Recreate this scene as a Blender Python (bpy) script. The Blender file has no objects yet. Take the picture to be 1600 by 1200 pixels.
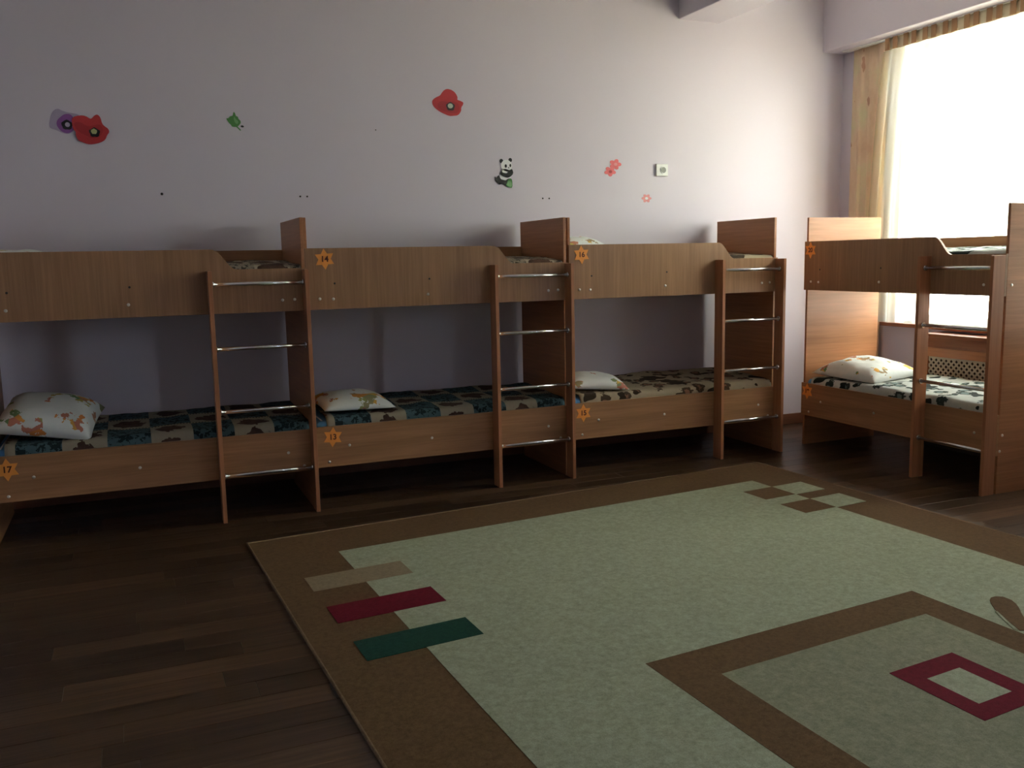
import bpy, bmesh, math, random
from mathutils import Vector, Matrix, noise

random.seed(7)
R = math.radians
scene = bpy.context.scene
COL = scene.collection

# ------------------------------------------------------------------ camera, world, exposure
cam_data = bpy.data.cameras.new("camera")
cam_data.sensor_width = 36.0
cam_data.lens = 36.0 * 1411.1 / 1600.0
cam_data.clip_start = 0.05
cam = bpy.data.objects.new("camera", cam_data)
COL.objects.link(cam)
YAW, PITCH, ROLL = 0.3969, 0.1369, -0.0203
fw = Vector((math.sin(YAW) * math.cos(PITCH), math.cos(YAW) * math.cos(PITCH), -math.sin(PITCH)))
rt0 = Vector((math.cos(YAW), -math.sin(YAW), 0))
up0 = rt0.cross(fw)
rt = math.cos(ROLL) * rt0 + math.sin(ROLL) * up0
up = -math.sin(ROLL) * rt0 + math.cos(ROLL) * up0
m = Matrix((rt, up, -fw)).transposed().to_4x4()
m.translation = Vector((-0.8911, -5.0243, 1.3633))
cam.matrix_world = m
scene.camera = cam

world = bpy.data.worlds.new("sky")
scene.world = world
world.use_nodes = True
bg = world.node_tree.nodes["Background"]
bg.inputs[0].default_value = (0.80, 0.94, 1.12, 1)      # bright overcast sky
bg.inputs[1].default_value = 27.0
sun_data = bpy.data.lights.new("sun", 'SUN')            # high sun behind the building: lights the yard, not the room
sun_data.energy = 110.0
sun_data.angle = R(0.6)
sun_data.color = (1.0, 0.95, 0.86)
sun = bpy.data.objects.new("sun", sun_data)
COL.objects.link(sun)
sun.rotation_euler = Vector((0.55, 0.15, -1.0)).to_track_quat('-Z', 'Y').to_euler()
scene.view_settings.view_transform = 'Standard'
scene.view_settings.look = 'None'
scene.view_settings.gamma = 1.0
scene.view_settings.use_curve_mapping = False
scene.view_settings.exposure = 0.0
try:
    scene.cycles.use_denoising = True
    scene.cycles.max_bounces = 10
    scene.cycles.diffuse_bounces = 5
    scene.cycles.transparent_max_bounces = 12
    scene.cycles.sample_clamp_indirect = 6.0
except Exception:
    pass

# room measures (metres); X runs along the back wall, Y towards it, Z up
WALL_Y = 0.75       # back wall face
WALL_X = 4.41       # window wall face
LEFT_X = -3.3
NEAR_Y = -7.6
CEIL = 3.38
WIN_Z0, WIN_Z1 = 0.84, 2.86
WINDOWS = [(0.13, -1.95), (-4.9, -5.75)]   # left/right Y of each opening

# light portals in the window openings (only guide the sampling of the sky)
for (ya, yb) in WINDOWS:
    ld = bpy.data.lights.new("window_portal", 'AREA')
    ld.shape = 'RECTANGLE'
    ld.size = abs(ya - yb)
    ld.size_y = WIN_Z1 - WIN_Z0
    try:
        ld.cycles.is_portal = True
    except Exception:
        pass
    lo = bpy.data.objects.new("window_portal", ld)
    COL.objects.link(lo)
    lo.location = (WALL_X + 0.24, (ya + yb) / 2, (WIN_Z0 + WIN_Z1) / 2)
    lo.rotation_euler = Vector((-1, 0, 0)).to_track_quat('-Z', 'Z').to_euler()

# ------------------------------------------------------------------ node helpers
def new_mat(name):
    mt = bpy.data.materials.new(name)
    mt.use_nodes = True
    nt = mt.node_tree
    b = nt.nodes["Principled BSDF"]
    return mt, nt, b

def N(nt, typ, **kw):
    n = nt.nodes.new(typ)
    for k, v in kw.items():
        setattr(n, k, v)
    return n

def setin(nt, sock, v):
    if hasattr(v, 'is_linked') or isinstance(v, bpy.types.NodeSocket):
        nt.links.new(v, sock)
    else:
        sock.default_value = v

def math_n(nt, op, a, b=None, c=None):
    n = N(nt, 'ShaderNodeMath', operation=op)
    setin(nt, n.inputs[0], a)
    if b is not None: setin(nt, n.inputs[1], b)
    if c is not None: setin(nt, n.inputs[2], c)
    return n.outputs[0]

def mixc(nt, fac, a, b):
    n = N(nt, 'ShaderNodeMix', data_type='RGBA')
    setin(nt, n.inputs[0], fac)
    setin(nt, n.inputs[6], a if not isinstance(a, tuple) else (*a, 1) if len(a) == 3 else a)
    setin(nt, n.inputs[7], b if not isinstance(b, tuple) else (*b, 1) if len(b) == 3 else b)
    return n.outputs[2]

def objco(nt, scale=(1, 1, 1), loc=(0, 0, 0)):
    tc = N(nt, 'ShaderNodeTexCoord')
    mp = N(nt, 'ShaderNodeMapping')
    mp.inputs['Scale'].default_value = scale
    mp.inputs['Location'].default_value = loc
    nt.links.new(tc.outputs['Object'], mp.inputs['Vector'])
    return mp.outputs['Vector']

def noise_n(nt, vec, scale, detail=3.0, rough=0.5, dist=0.0):
    n = N(nt, 'ShaderNodeTexNoise')
    nt.links.new(vec, n.inputs['Vector'])
    n.inputs['Scale'].default_value = scale
    n.inputs['Detail'].default_value = detail
    n.inputs['Roughness'].default_value = rough
    n.inputs['Distortion'].default_value = dist
    return n.outputs['Fac']

def ramp(nt, fac, stops):
    n = N(nt, 'ShaderNodeValToRGB')
    cr = n.color_ramp
    while len(cr.elements) < len(stops):
        cr.elements.new(0.5)
    for e, (p, c) in zip(cr.elements, stops):
        e.position = p
        e.color = (*c, 1) if len(c) == 3 else c
    nt.links.new(fac, n.inputs[0])
    return n.outputs[0]

def bump(nt, b, h, strength=0.2, dist=0.01):
    n = N(nt, 'ShaderNodeBump')
    n.inputs['Strength'].default_value = strength
    n.inputs['Distance'].default_value = dist
    nt.links.new(h, n.inputs['Height'])
    nt.links.new(n.outputs[0], b.inputs['Normal'])

def plain(name, col, rough=0.5, metal=0.0, spec=0.5):
    mt, nt, b = new_mat(name)
    vec = objco(nt)
    f = noise_n(nt, vec, 40.0, 2)
    c = mixc(nt, f, tuple(x * 0.93 for x in col), tuple(min(1, x * 1.07) for x in col))
    nt.links.new(c, b.inputs['Base Color'])
    b.inputs['Roughness'].default_value = rough
    b.inputs['Metallic'].default_value = metal
    b.inputs['Specular IOR Level'].default_value = spec
    return mt

def wood(name, axis, col=(0.31, 0.172, 0.090), rough=0.38, var=0.0):
    """laminate with the grain running along the given axis (0, 1, 2)"""
    mt, nt, b = new_mat(name)
    sc = [9.0, 9.0, 9.0]
    sc[axis] = 0.7
    vec = objco(nt, tuple(sc))
    f1 = noise_n(nt, vec, 1.0, 4, 0.6, 0.6)
    sc2 = [70.0, 70.0, 70.0]
    sc2[axis] = 2.5
    f2 = noise_n(nt, objco(nt, tuple(sc2)), 1.0, 3, 0.6)
    c1 = ramp(nt, f1, [(0.3, tuple(x * 0.82 for x in col)), (0.7, tuple(x * 1.16 for x in col))])
    c2 = ramp(nt, f2, [(0.35, (0.86, 0.84, 0.82)), (0.65, (1.06, 1.06, 1.06))])
    mm = N(nt, 'ShaderNodeMix', data_type='RGBA', blend_type='MULTIPLY')
    mm.inputs[0].default_value = 1.0
    nt.links.new(c1, mm.inputs[6]); nt.links.new(c2, mm.inputs[7])
    nt.links.new(mm.outputs[2], b.inputs['Base Color'])
    b.inputs['Roughness'].default_value = rough
    b.inputs['Specular IOR Level'].default_value = 0.35
    return mt

MW_Z = wood("laminate_grain_upright", 2)
MW_X = wood("laminate_grain_lengthwise", 0, (0.345, 0.178, 0.085))
MW_Y = wood("laminate_grain_crosswise", 1, (0.37, 0.165, 0.075))
M_EDGE = wood("reddish_leg_laminate", 2, (0.36, 0.155, 0.075))

M_CHROME = plain("chrome_tube", (0.72, 0.74, 0.75), 0.22, 1.0)
M_SCREW = plain("zinc_screw", (0.75, 0.73, 0.68), 0.3, 1.0)
M_PLUG = plain("dark_plug", (0.02, 0.018, 0.016), 0.6)
M_STAR = plain("orange_card", (0.80, 0.30, 0.05), 0.6)
M_DIGIT = plain("dark_print", (0.10, 0.02, 0.005), 0.6)

def wall_mat():
    mt, nt, b = new_mat("lilac_paint")
    vec = objco(nt)
    f = noise_n(nt, vec, 1.3, 4)
    c = mixc(nt, f, (0.645, 0.60, 0.685), (0.69, 0.645, 0.725))
    nt.links.new(c, b.inputs['Base Color'])
    b.inputs['Roughness'].default_value = 0.55
    b.inputs['Specular IOR Level'].default_value = 0.3
    bump(nt, b, noise_n(nt, vec, 160.0, 3), 0.12, 0.002)
    return mt
M_WALL = wall_mat()
M_CEIL = plain("ceiling_white", (0.84, 0.82, 0.82), 0.8)
M_WHITE = plain("white_plastic", (0.78, 0.79, 0.76), 0.35)
M_BASE = wood("baseboard_brown", 0, (0.16, 0.065, 0.035), 0.45)
M_SILL = wood("sill_brown", 1, (0.22, 0.085, 0.04), 0.28)
M_COVER = wood("cover_orange_brown", 1, (0.42, 0.17, 0.065), 0.35)

def floor_mat():
    mt, nt, b = new_mat("dark_plank_laminate")
    vec = objco(nt, (1.2, 26.0, 1.0))
    oi = N(nt, 'ShaderNodeObjectInfo')
    add = N(nt, 'ShaderNodeVectorMath', operation='ADD')
    sc = N(nt, 'ShaderNodeVectorMath', operation='SCALE')
    nt.links.new(oi.outputs['Location'], sc.inputs[0]); sc.inputs['Scale'].default_value = 7.3
    nt.links.new(vec, add.inputs[0]); nt.links.new(sc.outputs[0], add.inputs[1])
    f = noise_n(nt, add.outputs[0], 1.6, 5, 0.62, 0.4)
    c1 = ramp(nt, f, [(0.28, (0.024, 0.0125, 0.006)), (0.52, (0.056, 0.030, 0.0155)), (0.75, (0.088, 0.051, 0.030))])
    tone = ramp(nt, oi.outputs['Random'], [(0.0, (0.55, 0.54, 0.54)), (0.5, (0.95, 0.93, 0.90)), (1.0, (1.50, 1.50, 1.46))])
    mm = N(nt, 'ShaderNodeMix', data_type='RGBA', blend_type='MULTIPLY')
    mm.inputs[0].default_value = 1.0
    nt.links.new(c1, mm.inputs[6]); nt.links.new(tone, mm.inputs[7])
    nt.links.new(mm.outputs[2], b.inputs['Base Color'])
    b.inputs['Roughness'].default_value = 0.33
    b.inputs['Specular IOR Level'].default_value = 0.35
    bump(nt, b, f, 0.08, 0.003)
    return mt
M_FLOOR = floor_mat()
M_SUB = plain("floor_underlay", (0.03, 0.016, 0.010), 0.6)

def carpet_mat(name, c0, c1, sc=60.0):
    mt, nt, b = new_mat(name)
    vec = objco(nt)
    f = noise_n(nt, vec, sc, 6, 0.75)
    f2 = noise_n(nt, vec, 320.0, 2, 0.6)
    s = math_n(nt, 'ADD', math_n(nt, 'MULTIPLY', f, 0.65), math_n(nt, 'MULTIPLY', f2, 0.35))
    c = ramp(nt, s, [(0.36, c0), (0.62, c1)])
    nt.links.new(c, b.inputs['Base Color'])
    b.inputs['Roughness'].default_value = 0.95
    b.inputs['Specular IOR Level'].default_value = 0.1
    b.inputs['Sheen Weight'].default_value = 0.0
    bump(nt, b, s, 0.5, 0.006)
    return mt
M_C_BROWN = carpet_mat("carpet_brown", (0.072, 0.041, 0.018), (0.124, 0.074, 0.036))
M_C_CREAM = carpet_mat("carpet_cream", (0.20, 0.218, 0.148), (0.355, 0.38, 0.275), 45.0)
M_C_OLIVE = carpet_mat("carpet_inner_cream", (0.145, 0.15, 0.098), (0.26, 0.262, 0.18), 45.0)
M_C_BEIGE = carpet_mat("carpet_beige", (0.165, 0.125, 0.078), (0.25, 0.195, 0.125))
M_C_RED = carpet_mat("carpet_wine", (0.075, 0.003, 0.009), (0.12, 0.006, 0.016))
M_C_GREEN = carpet_mat("carpet_bottle_green", (0.007, 0.032, 0.022), (0.012, 0.052, 0.036))
M_C_EDGE = carpet_mat("carpet_overlock", (0.12, 0.078, 0.046), (0.21, 0.145, 0.092))

def fabric_base(name):
    mt, nt, b = new_mat(name)
    b.inputs['Roughness'].default_value = 0.9
    b.inputs['Specular IOR Level'].default_value = 0.15
    tc = N(nt, 'ShaderNodeTexCoord')
    sp = N(nt, 'ShaderNodeSeparateXYZ')
    nt.links.new(tc.outputs['Object'], sp.inputs[0])
    return mt, nt, b, tc.outputs['Object'], sp.outputs[0], sp.outputs[1], sp.outputs[2]

def spread_patchwork(name, pale, dark, blue, cell=0.21, loc=0.0):
    """patchwork blanket print: blue-green patches between pale ones with dark animal blots, dotted seams"""
    mt, nt, b, vec, x, y, z = fabric_base(name)
    u = math_n(nt, 'ADD', math_n(nt, 'DIVIDE', x, cell), 20.0 + loc)
    v = math_n(nt, 'ADD', math_n(nt, 'DIVIDE', math_n(nt, 'SUBTRACT', y, z), cell), 20.35)
    fu, fv = math_n(nt, 'FRACT', u), math_n(nt, 'FRACT', v)
    par = math_n(nt, 'MODULO', math_n(nt, 'ADD', math_n(nt, 'FLOOR', u), math_n(nt, 'FLOOR', v)), 2.0)
    n1 = noise_n(nt, vec, 28.0, 4, 0.6)
    n2 = noise_n(nt, vec, 14.0, 3, 0.6)
    du = math_n(nt, 'ABSOLUTE', math_n(nt, 'SUBTRACT', fu, 0.5))
    dv = math_n(nt, 'ABSOLUTE', math_n(nt, 'SUBTRACT', fv, 0.5))
    d2 = math_n(nt, 'SQRT', math_n(nt, 'ADD', math_n(nt, 'MULTIPLY', du, du), math_n(nt, 'MULTIPLY', math_n(nt, 'MULTIPLY', dv, dv), 1.2)))
    blot = math_n(nt, 'LESS_THAN', math_n(nt, 'ADD', d2, math_n(nt, 'MULTIPLY', math_n(nt, 'SUBTRACT', n2, 0.5), 0.75)), 0.36)
    palec = mixc(nt, n1, tuple(c * 0.8 for c in pale), pale)
    darkc = mixc(nt, n1, tuple(c * 0.25 for c in dark), tuple(min(1, c * 1.9) for c in dark))
    patch_a = mixc(nt, blot, palec, darkc)
    mott = math_n(nt, 'GREATER_THAN', noise_n(nt, vec, 34.0, 3, 0.7), 0.52)
    patch_b = mixc(nt, mott, blue, tuple(c * 0.22 for c in blue))
    col = mixc(nt, par, patch_a, patch_b)
    # dotted seam lines between patches
    seam = math_n(nt, 'GREATER_THAN', dv, 0.455)
    dots = math_n(nt, 'GREATER_THAN', math_n(nt, 'FRACT', math_n(nt, 'MULTIPLY', u, 13.0)), 0.45)
    col = mixc(nt, seam, col, pale)
    col = mixc(nt, math_n(nt, 'MULTIPLY', math_n(nt, 'GREATER_THAN', dv, 0.473), dots), col, tuple(c * 0.12 for c in dark))
    nt.links.new(col, b.inputs['Base Color'])
    bump(nt, b, n2, 0.3, 0.01)
    return mt

def spread_roses(name, pale, dark, rose, scale=9.0):
    mt, nt, b, vec, x, y, z = fabric_base(name)
    vo = N(nt, 'ShaderNodeTexVoronoi')
    vo.inputs['Scale'].default_value = scale
    nt.links.new(vec, vo.inputs['Vector'])
    n2 = noise_n(nt, vec, 24.0, 4, 0.65)
    d = math_n(nt, 'ADD', vo.outputs['Distance'], math_n(nt, 'MULTIPLY', math_n(nt, 'SUBTRACT', n2, 0.5), 0.7))
    col = mixc(nt, n2, tuple(c * 0.75 for c in pale), pale)
    col = mixc(nt, math_n(nt, 'LESS_THAN', d, 0.40), col, dark)
    col = mixc(nt, math_n(nt, 'LESS_THAN', d, 0.24), col, rose)
    st = math_n(nt, 'GREATER_THAN', noise_n(nt, vec, 7.0, 2), 0.60)
    col = mixc(nt, st, col, tuple(c * 0.5 for c in dark))
    nt.links.new(col, b.inputs['Base Color'])
    bump(nt, b, n2, 0.3, 0.01)
    return mt

M_SPREAD_A = spread_patchwork("patchwork_blanket_print", (0.30, 0.27, 0.205), (0.06, 0.032, 0.024), (0.055, 0.10, 0.115))
M_SPREAD_B = spread_patchwork("patchwork_blanket_print_brown", (0.42, 0.36, 0.27), (0.08, 0.045, 0.03), (0.26, 0.22, 0.17), 0.19, 0.4)
M_SPREAD_C = spread_roses("rose_blanket_print", (0.36, 0.30, 0.21), (0.06, 0.038, 0.022), (0.20, 0.10, 0.06))
M_SPREAD_D = spread_roses("green_white_blanket_print", (0.46, 0.49, 0.46), (0.030, 0.045, 0.038), (0.14, 0.19, 0.18), 9.0)
M_MATTRESS = plain("blue_ticking", (0.08, 0.26, 0.52), 0.85)
M_PIPING = plain("white_piping", (0.72, 0.75, 0.78), 0.8)

def pillow_mat(name, seed, amount=0.565):
    mt, nt, b, vec, x, y, z = fabric_base(name)
    off = N(nt, 'ShaderNodeMapping')
    off.inputs['Location'].default_value = (seed * 3.1, seed * 1.7, seed)
    nt.links.new(vec, off.inputs['Vector'])
    v = off.outputs[0]
    n1 = noise_n(nt, v, 8.0, 2, 0.5)
    n2 = noise_n(nt, v, 26.0, 3, 0.6)
    vo = N(nt, 'ShaderNodeTexVoronoi')
    vo.inputs['Scale'].default_value = 14.0
    nt.links.new(v, vo.inputs['Vector'])
    sp = N(nt, 'ShaderNodeSeparateColor')
    nt.links.new(vo.outputs['Color'], sp.inputs[0])
    pr = ramp(nt, sp.outputs[0], [(0.0, (0.62, 0.22, 0.06)), (0.35, (0.66, 0.46, 0.10)), (0.6, (0.16, 0.30, 0.14)), (0.85, (0.50, 0.20, 0.14))])
    mask = math_n(nt, 'GREATER_THAN', math_n(nt, 'ADD', math_n(nt, 'MULTIPLY', n1, 0.7), math_n(nt, 'MULTIPLY', n2, 0.3)), amount)
    white = mixc(nt, n2, (0.70, 0.76, 0.74), (0.80, 0.82, 0.80))
    nt.links.new(mixc(nt, mask, white, pr), b.inputs['Base Color'])
    bump(nt, b, n1, 0.35, 0.03)
    return mt

def sheer_mat():
    mt = bpy.data.materials.new("sheer_voile")
    mt.use_nodes = True
    nt = mt.node_tree
    nt.nodes.clear()
    out = N(nt, 'ShaderNodeOutputMaterial')
    tr = N(nt, 'ShaderNodeBsdfTransparent')
    tl = N(nt, 'ShaderNodeBsdfTranslucent')
    df = N(nt, 'ShaderNodeBsdfDiffuse')
    vec = objco(nt)
    n = noise_n(nt, vec, 3.0, 3)
    c = ramp(nt, n, [(0.3, (0.80, 0.79, 0.56)), (0.7, (0.86, 0.82, 0.66))])
    nt.links.new(c, tl.inputs[0]); nt.links.new(c, df.inputs[0])
    tr.inputs[0].default_value = (1.0, 0.88, 0.68, 1)
    m1 = N(nt, 'ShaderNodeMixShader'); m1.inputs[0].default_value = 0.45
    nt.links.new(tl.outputs[0], m1.inputs[1]); nt.links.new(df.outputs[0], m1.inputs[2])
    m2 = N(nt, 'ShaderNodeMixShader'); m2.inputs[0].default_value = 0.36
    nt.links.new(tr.outputs[0], m2.inputs[1]); nt.links.new(m1.outputs[0], m2.inputs[2])
    nt.links.new(m2.outputs[0], out.inputs[0])
    return mt
M_SHEER = sheer_mat()

def drape_mat():
    mt, nt, b = new_mat("printed_drape")
    vec = objco(nt, (1, 1, 0.6))
    n1 = noise_n(nt, vec, 6.0, 4, 0.6)
    n2 = noise_n(nt, vec, 11.0, 2, 0.5)
    c = ramp(nt, n1, [(0.30, (0.58, 0.40, 0.27)), (0.5, (0.66, 0.50, 0.35)), (0.70, (0.60, 0.55, 0.34))])
    c = mixc(nt, math_n(nt, 'GREATER_THAN', n2, 0.68), c, (0.42, 0.24, 0.16))
    nt.links.new(c, b.inputs['Base Color'])
    b.inputs['Roughness'].default_value = 0.9
    return mt
M_DRAPE = drape_mat()
M_TAB = plain("brown_pleat_tape", (0.34, 0.20, 0.10), 0.9)
M_TAPE = plain("cream_header_tape", (0.62, 0.56, 0.40), 0.9)

def glass_mat():
    mt = bpy.data.materials.new("window_glass")
    mt.use_nodes = True
    nt = mt.node_tree
    nt.nodes.clear()
    out = N(nt, 'ShaderNodeOutputMaterial')
    tr = N(nt, 'ShaderNodeBsdfTransparent')
    gl = N(nt, 'ShaderNodeBsdfGlossy'); gl.inputs['Roughness'].default_value = 0.05
    mx = N(nt, 'ShaderNodeMixShader'); mx.inputs[0].default_value = 0.06
    nt.links.new(tr.outputs[0], mx.inputs[1]); nt.links.new(gl.outputs[0], mx.inputs[2])
    nt.links.new(mx.outputs[0], out.inputs[0])
    return mt
M_GLASS = glass_mat()

# ------------------------------------------------------------------ mesh helpers
def mesh_obj(name, verts, faces, mat, parent=None, smooth=False, loc=None):
    me = bpy.data.meshes.new(name)
    me.from_pydata([tuple(v) for v in verts], [], faces)
    me.validate()
    if mat: me.materials.append(mat)
    if smooth:
        for p in me.polygons: p.use_smooth = True
    o = bpy.data.objects.new(name, me)
    COL.objects.link(o)
    if parent: o.parent = parent
    if loc: o.location = loc
    return o

def fix_normals(o):
    bm = bmesh.new(); bm.from_mesh(o.data)
    bmesh.ops.recalc_face_normals(bm, faces=bm.faces)
    bm.to_mesh(o.data); bm.free()
    return o

def box_geo(x0, x1, y0, y1, z0, z1):
    v = [(x0, y0, z0), (x1, y0, z0), (x1, y1, z0), (x0, y1, z0), (x0, y0, z1), (x1, y0, z1), (x1, y1, z1), (x0, y1, z1)]
    f = [(0, 3, 2, 1), (4, 5, 6, 7), (0, 1, 5, 4), (1, 2, 6, 5), (2, 3, 7, 6), (3, 0, 4, 7)]
    return v, f

def bevel(o, w=0.0015, seg=2):
    bm = bmesh.new(); bm.from_mesh(o.data)
    bmesh.ops.bevel(bm, geom=list(bm.edges), offset=w, segments=seg, affect='EDGES', profile=0.5)
    bmesh.ops.recalc_face_normals(bm, faces=bm.faces)
    bm.to_mesh(o.data); bm.free()
    return o

def box(name, b, mat, parent=None, bev=0.0):
    o = mesh_obj(name, *box_geo(*b), mat, parent)
    if bev: bevel(o, bev)
    return o

def multibox(name, boxes, mat, parent=None):
    V, F = [], []
    for b in boxes:
        v, f = box_geo(*b)
        F += [tuple(i + len(V) for i in q) for q in f]
        V += v
    return mesh_obj(name, V, F, mat, parent)

def prism(name, pts, axis, a0, a1, mat, parent=None, bev=0.0):
    """extrude a closed 2-D outline along axis between a0 and a1; outline coordinates are the two other axes in order"""
    n = len(pts)
    def mk(p, a):
        q = list(p); q.insert(axis, a); return tuple(q)
    V = [mk(p, a0) for p in pts] + [mk(p, a1) for p in pts]
    F = [tuple(range(n)), tuple(range(2 * n - 1, n - 1, -1))] + [(i, i + n, (i + 1) % n + n, (i + 1) % n) for i in range(n)]
    o = mesh_obj(name, V, F, mat, parent)
    fix_normals(o)
    if bev:
        bm = bmesh.new(); bm.from_mesh(o.data)
        ed = [e for e in bm.edges if len(e.link_faces) == 2 and e.calc_face_angle(0) > 0.9]
        bmesh.ops.bevel(bm, geom=ed, offset=bev, segments=1, affect='EDGES')
        bm.to_mesh(o.data); bm.free()
    return o

def tube(name, p0, p1, r, mat, parent=None, seg=16):
    p0, p1 = Vector(p0), Vector(p1)
    d = (p1 - p0).normalized()
    a = d.orthogonal().normalized(); b_ = d.cross(a)
    V, F = [], []
    for p in (p0, p1):
        for i in range(seg):
            t = 2 * math.pi * i / seg
            V.append(p + a * (math.cos(t) * r) + b_ * (math.sin(t) * r))
    for i in range(seg):
        F.append((i, (i + 1) % seg, (i + 1) % seg + seg, i + seg))
    F += [tuple(range(seg - 1, -1, -1)), tuple(range(seg, 2 * seg))]
    o = mesh_obj(name, V, F, mat, parent)
    for p in o.data.polygons[:seg]: p.use_smooth = True
    fix_normals(o)
    return o

def dome(name, c, nrm, r, h, mat, parent=None, seg=10):
    """small domed head seated on a surface with normal nrm"""
    c, d = Vector(c), Vector(nrm).normalized()
    a = d.orthogonal().normalized(); b_ = d.cross(a)
    V, F = [], []
    rings = [(1.0, 0.0), (0.92, 0.55), (0.6, 0.88)]
    for (k, hh) in rings:
        for i in range(seg):
            t = 2 * math.pi * i / seg
            V.append(c + a * (math.cos(t) * r * k) + b_ * (math.sin(t) * r * k) + d * (h * hh))
    V.append(c + d * h)
    for j in range(2):
        for i in range(seg):
            F.append((j * seg + i, j * seg + (i + 1) % seg, (j + 1) * seg + (i + 1) % seg, (j + 1) * seg + i))
    for i in range(seg):
        F.append((2 * seg + i, 2 * seg + (i + 1) % seg, 3 * seg))
    F.append(tuple(range(seg - 1, -1, -1)))
    o = mesh_obj(name, V, F, mat, parent, smooth=True)
    return fix_normals(o)

def empty(name, loc=(0, 0, 0), rz=0.0):
    o = bpy.data.objects.new(name, None)
    o.empty_display_size = 0.1
    COL.objects.link(o)
    o.location = loc
    o.rotation_euler = (0, 0, rz)
    return o

def tag(o, label=None, cat=None, group=None, kind=None):
    if label: o["label"] = label
    if cat: o["category"] = cat
    if group: o["group"] = group
    if kind: o["kind"] = kind
    return o

def structure(o):
    o["kind"] = "structure"
    return o

def copy_tree(o, parent=None):
    c = o.copy()
    COL.objects.link(c)
    c.parent = parent
    for ch in list(o.children):
        copy_tree(ch, c)
    return c

# ------------------------------------------------------------------ room shell
wall_back = structure(box("wall_back", (LEFT_X - 0.2, WALL_X + 0.3, WALL_Y, WALL_Y + 0.2, -0.1, CEIL + 0.1), M_WALL))
structure(box("wall_left", (LEFT_X - 0.2, LEFT_X, NEAR_Y, WALL_Y, -0.1, CEIL + 0.1), M_WALL))
structure(box("wall_near", (LEFT_X - 0.2, WALL_X + 0.3, NEAR_Y - 0.2, NEAR_Y, -0.1, CEIL + 0.1), M_WALL))
structure(box("ceiling", (LEFT_X - 0.2, WALL_X + 0.3, NEAR_Y - 0.2, WALL_Y + 0.2, CEIL, CEIL + 0.12), M_CEIL))
# window wall: parapet, head, piers
WB = [(WALL_X, WALL_X + 0.3, NEAR_Y, WALL_Y, -0.1, WIN_Z0), (WALL_X, WALL_X + 0.3, NEAR_Y, WALL_Y, WIN_Z1, CEIL)]
ys = [WALL_Y] + [q for w in WINDOWS for q in w] + [NEAR_Y]
for i in range(0, len(ys), 2):
    WB.append((WALL_X, WALL_X + 0.3, ys[i + 1], ys[i], WIN_Z0, WIN_Z1))
structure(multibox("wall_right", WB, M_WALL))
# beam above the windows and ceiling beam running from the back wall
structure(box("trim_1", (4.20, WALL_X - 0.001, NEAR_Y, WALL_Y, 2.905, CEIL), M_WALL, None, 0.006))
structure(box("trim_2", (2.885, 3.245, NEAR_Y, WALL_Y, 3.05, CEIL), M_WALL, None, 0.006))
structure(box("baseboard_back", (LEFT_X, WALL_X, WALL_Y - 0.016, WALL_Y, 0.0, 0.085), M_BASE, None, 0.003))
structure(box("baseboard_right", (WALL_X - 0.016, WALL_X, NEAR_Y, WALL_Y - 0.017, 0.0, 0.085), M_BASE, None, 0.003))
structure(box("baseboard_left", (LEFT_X, LEFT_X + 0.016, NEAR_Y, WALL_Y - 0.017, 0.0, 0.085), M_BASE, None, 0.003))

# windows
for i, (ya, yb) in enumerate(WINDOWS):
    w = structure(empty("window_%d" % (i + 1), (WALL_X + 0.2, (ya + yb) / 2, WIN_Z0)))
    hw = (ya - yb) / 2; hh = WIN_Z1 - WIN_Z0
    fx0, fx1 = -0.03, 0.03
    t = 0.055
    fr = multibox("window_frame", [(fx0, fx1, -hw, hw, 0, t), (fx0, fx1, -hw, hw, hh - t, hh),
                                   (fx0, fx1, -hw, -hw + t, t, hh - t), (fx0, fx1, hw - t, hw, t, hh - t)], M_WHITE, w)
    k = 3
    cw = (2 * hw - 2 * t) / k
    for j in range(1, k):
        y = -hw + t + j * cw
        box("mullion", (fx0, fx1, y - 0.03, y + 0.03, t, hh - t), M_WHITE, w)
    for j in range(k):
        y0 = -hw + t + j * cw + (0.03 if j else 0); y1 = -hw + t + (j + 1) * cw - (0.03 if j < k - 1 else 0)
        box("pane", (-0.003, 0.003, y0, y1, t, hh - t), M_GLASS, w)
    sl = box("window_sill", (-0.27, -0.032, -hw - 0.085, hw + 0.085, -0.028, 0.0), M_SILL, w, 0.004)

# floor with separate planks
floor = structure(box("floor", (LEFT_X - 0.2, WALL_X + 0.3, NEAR_Y - 0.2, WALL_Y + 0.2, -0.12, -0.008), M_SUB))
# carpet frame (skewed a little on the floor)
CO = Vector((-0.445, -0.562)); CU = Vector((1.0, 0.085)); CV = Vector((0.045, -1.0))
CW, CL = 3.28, 5.35
def c2w(a, b):
    p = CO + CU * a + CV * b
    return p.x, p.y
def w2c(x, y):
    d = CU.x * CV.y - CU.y * CV.x
    px, py = x - CO.x, y - CO.y
    return (px * CV.y - py * CV.x) / d, (CU.x * py - CU.y * px) / d

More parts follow.
